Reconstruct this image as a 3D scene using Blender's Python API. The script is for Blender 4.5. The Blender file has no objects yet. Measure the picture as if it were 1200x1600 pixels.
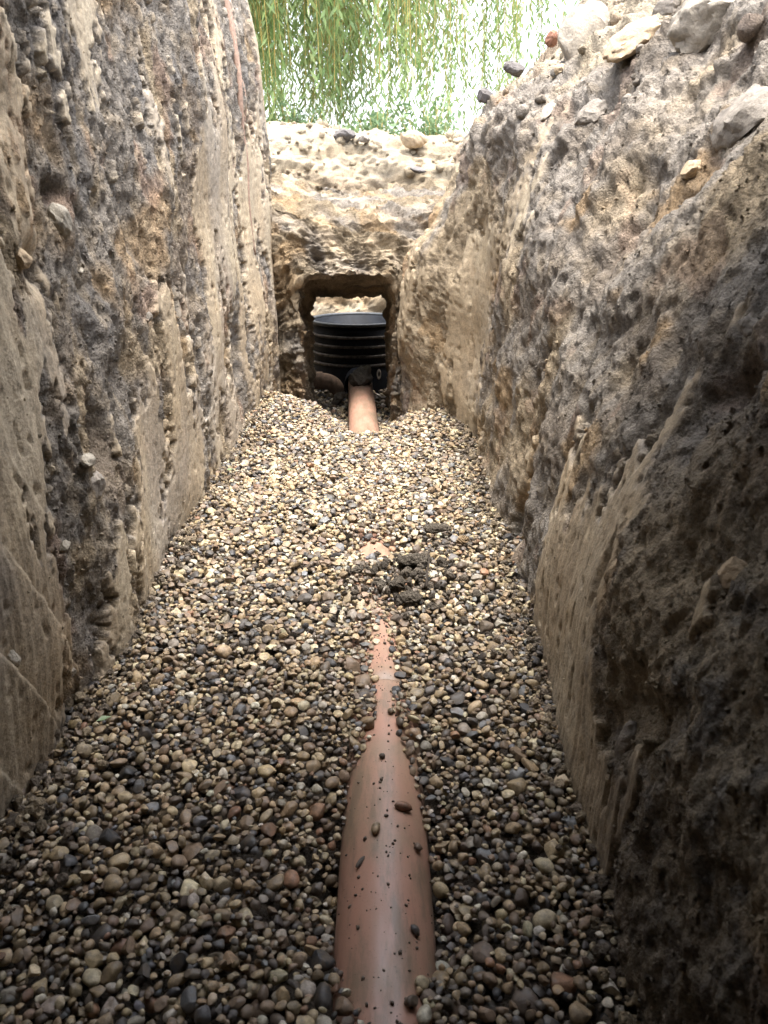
import bpy, math, random
import numpy as np
from mathutils import Vector, Matrix, Euler

random.seed(7)
RNG = np.random.default_rng(11)
SC = bpy.context.scene
COL = SC.collection

# ------------------------------------------------------------------ camera, sky, sun, exposure
CAM_Z = 0.69
cam_data = bpy.data.cameras.new('camera')
cam = bpy.data.objects.new('camera', cam_data)
COL.objects.link(cam)
cam.location = (0.0, 0.0, CAM_Z)
cam.rotation_euler = (math.radians(90 - 21.5), 0, 0)
cam_data.sensor_fit = 'VERTICAL'
cam_data.sensor_height = 6.4
cam_data.lens = 4.8
cam_data.clip_start = 0.02
cam_data.clip_end = 1000
cam_data.dof.use_dof = True
cam_data.dof.focus_distance = 1.9
cam_data.dof.aperture_fstop = 2.6
SC.camera = cam

SUN_FROM = Vector((0.08, -0.14, 0.95)).normalized()
world = bpy.data.worlds.new('World')
SC.world = world
world.use_nodes = True
wn = world.node_tree
wn.nodes.clear()
w_out = wn.nodes.new('ShaderNodeOutputWorld')
w_bg = wn.nodes.new('ShaderNodeBackground')
w_hs = wn.nodes.new('ShaderNodeHueSaturation')
w_sky = wn.nodes.new('ShaderNodeTexSky')
w_sky.sky_type = 'NISHITA'
w_sky.sun_disc = False
w_sky.sun_elevation = math.asin(SUN_FROM.z)
w_sky.sun_rotation = math.atan2(SUN_FROM.x, SUN_FROM.y)
w_sky.dust_density = 5.0
w_sky.ozone_density = 1.0
w_hs.inputs['Saturation'].default_value = 0.45
w_bg.inputs['Strength'].default_value = 0.15
wn.links.new(w_sky.outputs[0], w_hs.inputs['Color'])
wn.links.new(w_hs.outputs[0], w_bg.inputs['Color'])
wn.links.new(w_bg.outputs[0], w_out.inputs['Surface'])

sun_data = bpy.data.lights.new('sun', 'SUN')
sun_data.energy = 0.9
sun_data.angle = math.radians(40)
sun_data.color = (1.0, 0.97, 0.92)
sun = bpy.data.objects.new('sun', sun_data)
COL.objects.link(sun)
sun.rotation_euler = SUN_FROM.to_track_quat('Z', 'Y').to_euler()
sun.location = (-8, -4, 9)

vs = SC.view_settings
vs.view_transform = 'Standard'
vs.look = 'None'
vs.exposure = 2.85
vs.gamma = 1.0
vs.use_curve_mapping = False
SC.cycles.max_bounces = 8
SC.cycles.diffuse_bounces = 5
SC.cycles.use_denoising = True

# ------------------------------------------------------------------ numpy noise
def ss(a, b, x):
    t = np.clip((x - a) / (b - a), 0, 1)
    return t * t * (3 - 2 * t)

def perlin(x, y, seed=0):
    r = np.random.default_rng(seed + 1000)
    perm = r.permutation(512).astype(np.int64)
    ang = r.random(512).astype(np.float32) * 2 * math.pi
    gx, gy = np.cos(ang), np.sin(ang)
    x = np.asarray(x, dtype=np.float32); y = np.asarray(y, dtype=np.float32)
    xi = np.floor(x); yi = np.floor(y)
    fx = x - xi; fy = y - yi
    xi = xi.astype(np.int64); yi = yi.astype(np.int64)
    u = fx * fx * fx * (fx * (fx * 6 - 15) + 10)
    v = fy * fy * fy * (fy * (fy * 6 - 15) + 10)
    def g(ix, iy, dx, dy):
        h = perm[(perm[ix & 511] + iy) & 511]
        return gx[h] * dx + gy[h] * dy
    a = g(xi, yi, fx, fy); b = g(xi + 1, yi, fx - 1, fy)
    c = g(xi, yi + 1, fx, fy - 1); d = g(xi + 1, yi + 1, fx - 1, fy - 1)
    ab = a + (b - a) * u
    return (ab + ((c + (d - c) * u) - ab) * v) * 1.5

def fbm(x, y, octaves=4, seed=0, gain=0.5):
    t = 0; amp = 1.0
    for o in range(octaves):
        t = t + amp * perlin(x * 2 ** o + o * 17.3, y * 2 ** o + o * 9.1, seed + o)
        amp *= gain
    return t

def worley(x, y, seed=0):
    r = np.random.default_rng(seed + 5000)
    perm = r.permutation(512).astype(np.int64)
    jx = r.random(512).astype(np.float32); jy = r.random(512).astype(np.float32)
    jv = r.random(512).astype(np.float32)
    x = np.asarray(x, dtype=np.float32); y = np.asarray(y, dtype=np.float32)
    xi = np.floor(x).astype(np.int64); yi = np.floor(y).astype(np.int64)
    best = np.full(x.shape, 9.0, np.float32); val = np.zeros(x.shape, np.float32)
    for ox in (-1, 0, 1):
        for oy in (-1, 0, 1):
            h = perm[(perm[(xi + ox) & 511] + yi + oy) & 511]
            dx = xi + ox + jx[h] - x; dy = yi + oy + jy[h] - y
            dd = dx * dx + dy * dy
            m = dd < best
            best = np.where(m, dd, best); val = np.where(m, jv[h], val)
    return np.sqrt(best), val

def gauss(a, b, ca, cb, ra, rb):
    return np.exp(-((a - ca) / ra) ** 2 - ((b - cb) / rb) ** 2)

# ------------------------------------------------------------------ mesh helpers
def mesh_np(name, V, F, smooth=True, col=None, attrs=None):
    V = np.ascontiguousarray(V, dtype=np.float32).reshape(-1, 3)
    F = np.ascontiguousarray(F, dtype=np.int32)
    k = F.shape[1]
    me = bpy.data.meshes.new(name)
    me.vertices.add(len(V)); me.vertices.foreach_set('co', V.ravel())
    me.loops.add(F.size); me.loops.foreach_set('vertex_index', F.ravel())
    me.polygons.add(len(F))
    me.polygons.foreach_set('loop_start', np.arange(0, F.size, k, dtype=np.int32))
    me.update(calc_edges=True)
    if smooth: me.shade_smooth()
    else: me.shade_flat()
    if col is not None:
        c = np.ones((len(V), 4), np.float32); c[:, :3] = np.asarray(col).reshape(-1, 3)
        at = me.attributes.new('tint', 'FLOAT_COLOR', 'POINT'); at.data.foreach_set('color', c.ravel())
    for n, a in (attrs or {}).items():
        at = me.attributes.new(n, 'FLOAT', 'POINT'); at.data.foreach_set('value', np.ascontiguousarray(a, dtype=np.float32).ravel())
    return me

def obj(name, me, mat=None, parent=None, loc=None, rot=None, scale=None):
    o = bpy.data.objects.new(name, me)
    COL.objects.link(o)
    if mat is not None and not me.materials: me.materials.append(mat)
    if parent is not None: o.parent = parent
    if loc is not None: o.location = loc
    if rot is not None: o.rotation_euler = rot
    if scale is not None: o.scale = scale
    return o

def empty(name, loc=(0, 0, 0), rz=0):
    o = bpy.data.objects.new(name, None)
    COL.objects.link(o); o.location = loc; o.rotation_euler = (0, 0, rz)
    o.empty_display_size = 0.05
    return o

def tag(o, label, cat, group=None):
    o['label'] = label; o['category'] = cat
    if group: o['group'] = group
    return o

def structure(o, label):
    o['kind'] = 'structure'; o['label'] = label
    return o

def grid_faces(n, m, wrap_n=False, wrap_m=False):
    ni = n if wrap_n else n - 1; mi = m if wrap_m else m - 1
    i, j = np.meshgrid(np.arange(ni), np.arange(mi), indexing='ij')
    i2 = (i + 1) % n; j2 = (j + 1) % m
    return np.stack([i * m + j, i2 * m + j, i2 * m + j2, i * m + j2], -1).reshape(-1, 4)

def grid_normals(B, wrap_n=False, wrap_m=False):
    if wrap_n: du = np.roll(B, -1, 0) - np.roll(B, 1, 0)
    else: du = np.gradient(B, axis=0)
    if wrap_m: dv = np.roll(B, -1, 1) - np.roll(B, 1, 1)
    else: dv = np.gradient(B, axis=1)
    n = np.cross(du, dv)
    return n / (np.linalg.norm(n, axis=-1, keepdims=True) + 1e-9)

def ico(sub):
    import bmesh
    bm = bmesh.new(); bmesh.ops.create_icosphere(bm, subdivisions=sub, radius=1.0)
    V = np.array([v.co[:] for v in bm.verts], np.float32)
    F = np.array([[v.index for v in f.verts] for f in bm.faces], np.int32)
    bm.free(); return V, F
ICO = {k: ico(k) for k in (1, 2, 3, 4)}
OCTA = (np.array([(1, 0, 0), (-1, 0, 0), (0, 1, 0), (0, -1, 0), (0, 0, 1), (0, 0, -1)], np.float32),
        np.array([(0, 2, 4), (2, 1, 4), (1, 3, 4), (3, 0, 4), (2, 0, 5), (1, 2, 5), (3, 1, 5), (0, 3, 5)], np.int32))

def stone_verts(sub, seed, angular=0.5, lumps=0.18):
    V, F = ICO[sub]; V = V.copy()
    r = np.random.default_rng(seed)
    for k in range(4):
        w = r.normal(size=3) * (1.0 + 0.8 * k); ph = r.random() * 6.28
        V = V * (1 + lumps / (1 + k) * np.sin(V @ w + ph))[:, None]
    for k in range(int(3 + 8 * angular)):
        n = r.normal(size=3); n /= np.linalg.norm(n)
        d = r.uniform(0.62, 0.92) if angular > 0.3 else r.uniform(0.78, 0.97)
        ex = np.clip(V @ n - d, 0, None)
        V = V - ex[:, None] * n * 0.92
    V = V / np.abs(V).max(0)
    return V.astype(np.float32), F

def rot_mats(yaw, tx, ty):
    cz, sz = np.cos(yaw), np.sin(yaw); cx, sx = np.cos(tx), np.sin(tx); cy, sy = np.cos(ty), np.sin(ty)
    R = np.zeros((len(yaw), 3, 3), np.float32); o = np.ones_like(yaw); z = np.zeros_like(yaw)
    Rz = np.stack([np.stack([cz, -sz, z], -1), np.stack([sz, cz, z], -1), np.stack([z, z, o], -1)], -2)
    Rx = np.stack([np.stack([o, z, z], -1), np.stack([z, cx, -sx], -1), np.stack([z, sx, cx], -1)], -2)
    Ry = np.stack([np.stack([cy, z, sy], -1), np.stack([z, o, z], -1), np.stack([-sy, z, cy], -1)], -2)
    return Rx @ Ry @ Rz

def scatter_mesh(name, protos, which, pos, R, scl, cols, smooth=True):
    Vs, Fs, Cs, off = [], [], [], 0
    for k, (pv, pf) in enumerate(protos):
        ids = np.nonzero(which == k)[0]
        if len(ids) == 0: continue
        W = np.einsum('nij,npj->npi', R[ids], pv[None] * scl[ids][:, None, :]) + pos[ids][:, None, :]
        f = pf[None] + (np.arange(len(ids)) * len(pv))[:, None, None] + off
        Vs.append(W.reshape(-1, 3)); Fs.append(f.reshape(-1, pf.shape[1]))
        Cs.append(np.repeat(cols[ids], len(pv), 0)); off += len(ids) * len(pv)
    return mesh_np(name, np.concatenate(Vs), np.concatenate(Fs), smooth, np.concatenate(Cs))

def tube(pts, radii, seg=16, caps=True, close=False):
    pts = [Vector(p) for p in pts]; n = len(pts); V = []; F = []
    if not hasattr(radii, '__len__'): radii = [radii] * n
    up = Vector((0, 0, 1)); prev = None
    for i, p in enumerate(pts):
        t = (pts[min(i + 1, n - 1)] - pts[max(i - 1, 0)]).normalized()
        if prev is None:
            a = t.cross(up)
            if a.length < 1e-3: a = t.cross(Vector((1, 0, 0)))
            a.normalize()
        else:
            a = (prev - t * prev.dot(t)).normalized()
        prev = a; b = t.cross(a)
        for k in range(seg):
            th = 2 * math.pi * k / seg
            V.append(p + (a * math.cos(th) + b * math.sin(th)) * radii[i])
    for i in range(n - 1):
        for k in range(seg):
            k2 = (k + 1) % seg
            F.append((i * seg + k, i * seg + k2, (i + 1) * seg + k2, (i + 1) * seg + k))
    if caps:
        F.append(tuple(range(seg - 1, -1, -1))); F.append(tuple((n - 1) * seg + k for k in range(seg)))
    return V, F

def pymesh(name, V, F, smooth=True):
    me = bpy.data.meshes.new(name); me.from_pydata([tuple(v) for v in V], [], F)
    if smooth: me.shade_smooth()
    me.update(); return me

def lathe(prof, seg=64, close=False):
    V = []; F = []; n = len(prof)
    for k in range(seg):
        th = 2 * math.pi * k / seg
        for r, z in prof: V.append((r * math.cos(th), r * math.sin(th), z))
    m = n if close else n - 1
    for k in range(seg):
        k2 = (k + 1) % seg
        for i in range(m):
            i2 = (i + 1) % n
            F.append((k * n + i, k2 * n + i, k2 * n + i2, k * n + i2))
    return V, F

# ------------------------------------------------------------------ materials
def new_mat(name):
    m = bpy.data.materials.new(name); m.use_nodes = True
    nt = m.node_tree; b = nt.nodes['Principled BSDF']
    return m, nt, b

def nd(nt, t, **kw):
    n = nt.nodes.new(t)
    for k, v in kw.items():
        if k in n.inputs: n.inputs[k].default_value = v
        else: setattr(n, k, v)
    return n

def noise(nt, vec, scale, detail=4, rough=0.6):
    n = nd(nt, 'ShaderNodeTexNoise'); n.inputs['Scale'].default_value = scale
    n.inputs['Detail'].default_value = detail; n.inputs['Roughness'].default_value = rough
    nt.links.new(vec, n.inputs['Vector']); return n.outputs[0]

def ramp(nt, src, lo, hi, a, b):
    n = nd(nt, 'ShaderNodeMapRange'); n.inputs[1].default_value = lo; n.inputs[2].default_value = hi
    n.inputs[3].default_value = a; n.inputs[4].default_value = b
    nt.links.new(src, n.inputs[0]); return n.outputs[0]

def vmul(nt, col, fac):
    n = nd(nt, 'ShaderNodeVectorMath', operation='SCALE')
    nt.links.new(col, n.inputs[0]); nt.links.new(fac, n.inputs['Scale']); return n.outputs[0]

def mixc(nt, fac, a, b):
    n = nt.nodes.new('ShaderNodeMix'); n.data_type = 'RGBA'
    if hasattr(fac, 'links'): nt.links.new(fac, n.inputs[0])
    else: n.inputs[0].default_value = fac
    for s, i in ((a, 6), (b, 7)):
        if hasattr(s, 'links'): nt.links.new(s, n.inputs[i])
        else: n.inputs[i].default_value = (*s, 1)
    return n.outputs[2]

def bump(nt, h, strength, dist, prev=None):
    n = nd(nt, 'ShaderNodeBump'); n.inputs['Strength'].default_value = strength; n.inputs['Distance'].default_value = dist
    nt.links.new(h, n.inputs['Height'])
    if prev is not None: nt.links.new(prev, n.inputs['Normal'])
    return n.outputs[0]

def soil_mat(name, attr=True, base=(0.25, 0.19, 0.13), rough=0.92):
    m, nt, b = new_mat(name)
    pos = nt.nodes.new('ShaderNodeNewGeometry').outputs['Position']
    if attr:
        a = nd(nt, 'ShaderNodeAttribute', attribute_name='tint'); c = a.outputs['Color']
    else:
        rgb = nt.nodes.new('ShaderNodeRGB'); rgb.outputs[0].default_value = (*base, 1); c = rgb.outputs[0]
    n1 = noise(nt, pos, 160, 5, 0.7); n2 = noise(nt, pos, 620, 3, 0.6); n3 = noise(nt, pos, 28, 4, 0.6)
    c = vmul(nt, c, ramp(nt, n1, 0.25, 0.75, 0.66, 1.34))
    c = vmul(nt, c, ramp(nt, n2, 0.3, 0.7, 0.8, 1.2))
    c = vmul(nt, c, ramp(nt, n3, 0.3, 0.7, 0.85, 1.15))
    nt.links.new(c, b.inputs['Base Color'])
    b.inputs['Roughness'].default_value = rough; b.inputs['Specular IOR Level'].default_value = 0.25
    vo = nd(nt, 'ShaderNodeTexVoronoi'); vo.inputs['Scale'].default_value = 210; nt.links.new(pos, vo.inputs['Vector'])
    inv = ramp(nt, vo.outputs['Distance'], 0.0, 0.8, 1.0, 0.0)
    v0 = bump(nt, inv, 0.9, 0.004); v1 = bump(nt, n1, 1.0, 0.008, v0); v2 = bump(nt, n2, 0.7, 0.0025, v1)
    if attr:
        sm = nd(nt, 'ShaderNodeAttribute', attribute_name='smear').outputs['Fac']
        mx = nt.nodes.new('ShaderNodeMix'); mx.data_type = 'VECTOR'
        nt.links.new(ramp(nt, sm, 0, 1, 0, 0.72), mx.inputs[0]); nt.links.new(v2, mx.inputs[4])
        nt.links.new(nt.nodes.new('ShaderNodeNewGeometry').outputs['Normal'], mx.inputs[5])
        nt.links.new(mx.outputs[1], b.inputs['Normal'])
        nt.links.new(ramp(nt, sm, 0, 1, rough, 0.72), b.inputs['Roughness'])
    else:
        nt.links.new(v2, b.inputs['Normal'])
    return m

def pebble_mat(name, per_object):
    m, nt, b = new_mat(name)
    pos = nt.nodes.new('ShaderNodeNewGeometry').outputs['Position']
    c = nt.nodes.new('ShaderNodeObjectInfo').outputs['Color'] if per_object else nd(nt, 'ShaderNodeAttribute', attribute_name='tint').outputs['Color']
    n1 = noise(nt, pos, 190, 5, 0.65); n2 = noise(nt, pos, 900, 2, 0.5); n3 = noise(nt, pos, 75, 3, 0.6)
    c = vmul(nt, c, ramp(nt, n1, 0.28, 0.72, 0.62, 1.38))
    c = vmul(nt, c, ramp(nt, n2, 0.3, 0.7, 0.85, 1.15))
    c = mixc(nt, ramp(nt, n3, 0.48, 0.64, 0.0, 0.62), c, (0.10, 0.075, 0.05))
    nt.links.new(c, b.inputs['Base Color'])
    nt.links.new(ramp(nt, n1, 0.3, 0.7, 0.40, 0.72), b.inputs['Roughness'])
    b.inputs['Specular IOR Level'].default_value = 0.45
    nt.links.new(bump(nt, n1, 0.3, 0.0025), b.inputs['Normal'])
    return m

def plain_mat(name, colr, rough=0.5, var=0.2, scale=60, spec=0.5, bumpd=0.0):
    m, nt, b = new_mat(name)
    pos = nt.nodes.new('ShaderNodeNewGeometry').outputs['Position']
    n1 = noise(nt, pos, scale, 4, 0.6)
    rgb = nt.nodes.new('ShaderNodeRGB'); rgb.outputs[0].default_value = (*colr, 1)
    nt.links.new(vmul(nt, rgb.outputs[0], ramp(nt, n1, 0.3, 0.7, 1 - var, 1 + var)), b.inputs['Base Color'])
    b.inputs['Roughness'].default_value = rough; b.inputs['Specular IOR Level'].default_value = spec
    if bumpd: nt.links.new(bump(nt, n1, 0.6, bumpd), b.inputs['Normal'])
    return m

def rock_mat(name, colr, var=0.3, scale=30):
    m, nt, b = new_mat(name)
    tc = nt.nodes.new('ShaderNodeNewGeometry').outputs['Position']
    n1 = noise(nt, tc, scale, 6, 0.65); n2 = noise(nt, tc, scale * 9, 4, 0.7)
    rgb = nt.nodes.new('ShaderNodeRGB'); rgb.outputs[0].default_value = (*colr, 1)
    c = vmul(nt, rgb.outputs[0], ramp(nt, n1, 0.3, 0.7, 1 - var, 1 + var))
    c = vmul(nt, c, ramp(nt, n2, 0.3, 0.7, 0.8, 1.2))
    nt.links.new(c, b.inputs['Base Color']); b.inputs['Roughness'].default_value = 0.88
    b.inputs['Specular IOR Level'].default_value = 0.3
    nt.links.new(bump(nt, n2, 0.5, 0.004, bump(nt, n1, 0.5, 0.012)), b.inputs['Normal'])
    return m

def pipe_mat():
    m, nt, b = new_mat('terracotta_plastic')
    pos = nt.nodes.new('ShaderNodeNewGeometry').outputs['Position']
    mp = nd(nt, 'ShaderNodeMapping'); mp.inputs['Scale'].default_value = (1, 0.22, 1)
    nt.links.new(pos, mp.inputs['Vector'])
    st = noise(nt, mp.outputs[0], 70, 5, 0.65); sp = noise(nt, pos, 330, 4, 0.7); big = noise(nt, pos, 9, 4, 0.6)
    c = mixc(nt, ramp(nt, st, 0.35, 0.7, 0, 0.6), (0.335, 0.182, 0.130), (0.285, 0.17, 0.118))
    c = mixc(nt, ramp(nt, big, 0.42, 0.66, 0, 0.75), c, (0.225, 0.16, 0.105))
    c = mixc(nt, ramp(nt, noise(nt, mp.outputs[0], 22, 6, 0.75), 0.48, 0.60, 0, 0.75), c, (0.155, 0.115, 0.078))
    c = mixc(nt, ramp(nt, sp, 0.62, 0.70, 0, 0.8), c, (0.07, 0.05, 0.035))
    nt.links.new(c, b.inputs['Base Color'])
    nt.links.new(ramp(nt, st, 0.3, 0.7, 0.30, 0.55), b.inputs['Roughness'])
    nt.links.new(bump(nt, sp, 0.15, 0.001), b.inputs['Normal'])
    return m

def leaf_mat(name, c1, c2, trans=0.45):
    m, nt, b = new_mat(name)
    at = nd(nt, 'ShaderNodeAttribute', attribute_name='tint').outputs['Fac']
    c = mixc(nt, at, c1, c2)
    nt.links.new(c, b.inputs['Base Color']); b.inputs['Roughness'].default_value = 0.45
    tr = nt.nodes.new('ShaderNodeBsdfTranslucent'); nt.links.new(c, tr.inputs['Color'])
    mx = nt.nodes.new('ShaderNodeMixShader'); mx.inputs[0].default_value = trans
    nt.links.new(b.outputs[0], mx.inputs[1]); nt.links.new(tr.outputs[0], mx.inputs[2])
    nt.links.new(mx.outputs[0], nt.nodes['Material Output'].inputs['Surface'])
    return m

M_SOIL = soil_mat('trench_soil')
M_CLOD = soil_mat('wet_clod_soil', False, (0.088, 0.074, 0.057))
M_CLOD_TAN = soil_mat('tan_clod_soil', False, (0.24, 0.17, 0.10))
M_GROUND = soil_mat('open_ground', False, (0.33, 0.27, 0.19))
M_GRAVEL_BASE = soil_mat('gravel_fines', False, (0.075, 0.06, 0.045))
M_PEB = pebble_mat('gravel_stone', False)
M_PEB_O = pebble_mat('gravel_stone_single', True)
M_PIPE = pipe_mat()
M_BLACK = plain_mat('black_plastic', (0.007, 0.009, 0.013), 0.6, 0.5, 40, 0.15)
M_RIB = plain_mat('dusty_black_plastic', (0.055, 0.047, 0.040), 0.7, 0.8, 55, 0.3)
M_RIM = plain_mat('worn_black_rim', (0.045, 0.05, 0.055), 0.45, 0.4, 60, 0.3)
M_ROOT = plain_mat('root_bark', (0.30, 0.205, 0.155), 0.8, 0.3, 120, 0.3, 0.002)
M_BARK = plain_mat('willow_bark', (0.16, 0.12, 0.085), 0.9, 0.4, 14, 0.2, 0.02)
M_TWIG = plain_mat('yellow_twig', (0.30, 0.24, 0.07), 0.6, 0.25, 20, 0.3)
M_LEAF = leaf_mat('willow_leaf', (0.13, 0.22, 0.075), (0.28, 0.36, 0.15))
M_LEAF2 = leaf_mat('weed_leaf', (0.12, 0.21, 0.10), (0.24, 0.33, 0.17))
M_FLINT = rock_mat('pale_flint', (0.30, 0.27, 0.22))
M_GREY = rock_mat('grey_stone', (0.215, 0.19, 0.16), .4)
M_CONC = rock_mat('broken_concrete', (0.30, 0.265, 0.215), 0.4, 22)
M_DARK = rock_mat('dark_rubble', (0.11, 0.10, 0.095))
M_TANROCK = rock_mat('tan_sandstone', (0.38, 0.29, 0.19))
M_BRICK = rock_mat('broken_brick', (0.24, 0.12, 0.08))

# soil colours, linear
C_TAN = np.array((0.345, 0.275, 0.185)); C_PALE = np.array((0.43, 0.36, 0.255)); C_GREY = np.array((0.205, 0.182, 0.154))
C_DARK = np.array((0.145, 0.118, 0.09)); C_OCHRE = np.array((0.33, 0.225, 0.12)); C_RED = np.array((0.29, 0.18, 0.12))
C_SAND = np.array((0.45, 0.38, 0.275)); C_BLUE = np.array((0.165, 0.155, 0.145))

def lay(c, colr, m):
    return c + (colr - c) * m[..., None]

# ------------------------------------------------------------------ earth surfaces
def sample_path(pts, s):
    pts = np.array(pts, float)
    # smooth the corners a little
    for _ in range(3):
        q = [pts[0]]
        for a, b in zip(pts[:-1], pts[1:]): q += [a * .75 + b * .25, a * .25 + b * .75]
        q.append(pts[-1]); pts = np.array(q)
    L = np.concatenate([[0], np.cumsum(np.linalg.norm(np.diff(pts, axis=0), axis=1))])
    if s is None: return L[-1]
    x = np.interp(s, L, pts[:, 0]); y = np.interp(s, L, pts[:, 1])
    dx = np.gradient(x, s); dy = np.gradient(y, s)
    l = np.hypot(dx, dy)
    return np.stack([x, y], -1), np.stack([dx / l, dy / l], -1)

def sample_profile(pts, m):
    pts = np.array(pts, float)
    for _ in range(2):
        q = [pts[0]]
        for a, b in zip(pts[:-1], pts[1:]): q += [a * .75 + b * .25, a * .25 + b * .75]
        q.append(pts[-1]); pts = np.array(q)
    L = np.concatenate([[0], np.cumsum(np.linalg.norm(np.diff(pts, axis=0), axis=1))])
    t = np.linspace(0, L[-1], m)
    return np.interp(t, L, pts[:, 0]), np.interp(t, L, pts[:, 1])

def crumbs(parent, P, N, rough, cols, count, seed, size=(.0009, .0030), name='soil_crumbs', sub=1):
    r = np.random.default_rng(seed)
    P = P.reshape(-1, 3); N = N.reshape(-1, 3); cols = cols.reshape(-1, 3)
    w = np.clip(rough.ravel(), 0, None) ** 1.5
    ids = r.choice(len(P), count, p=w / w.sum())
    sc = (size[0] + size[1] * r.random(count) ** 4)[:, None] * r.uniform(0.7, 1.35, (count, 3))
    protos = []
    for k in range(6):
        V, F = ICO[sub] if sub > 1 else OCTA
        V = V * (1 + (0.28 if sub == 1 else .2) * np.random.default_rng(k + 50).normal(size=(len(V), 1)).clip(-1, 1))
        protos.append((V.astype(np.float32), F))
    pos = P[ids] + N[ids] * (sc.mean(1, keepdims=True) * 0.35)
    R = rot_mats(r.random(count) * 6.28, r.random(count) * 6.28, r.random(count) * 6.28)
    me = scatter_mesh(name, protos, r.integers(0, 6, count), pos.astype(np.float32), R, sc.astype(np.float32),
                      cols[ids] * r.uniform(0.8, 1.12, (count, 1)), smooth=sub > 1)
    o = obj(name, me, M_SOIL, parent); o['kind'] = 'stuff'
    return o

def crumble(a, b, seed, stretch=0.6):
    """metres of relief of torn, crumbly earth; a along the wall, b up it"""
    wa = a + 0.012 * perlin(a * 30, b * 30, seed + 70); wb = b + 0.012 * perlin(a * 30, b * 30, seed + 71)
    f1, v1 = worley(wa * 26, wb * 26 * stretch, seed + 1)
    f2, v2 = worley(wa * 70, wb * 70 * (0.5 + stretch / 2), seed + 2)
    f3, v3 = worley(a * 160, b * 150, seed + 3)
    lump = (0.55 - f1) * 0.008 * (0.3 + v1) + (0.5 - f2) * 0.0060 * (0.2 + 1.3 * v2) + (0.5 - f3) * 0.0060 * (0.2 + 1.2 * v3) + .0075 * fbm(a * 46, b * 34, 3, seed + 11, .6)
    pits = ss(.15, .55, perlin(a * 48, b * 48 * stretch, seed + 8)) * .010 + ss(.2, .6, perlin(a * 105, b * 95, seed + 9)) * .0045
    return .46 * (lump - pits) + 0.006 * fbm(a * 12, b * 12 * stretch, 3, seed + 4)

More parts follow.
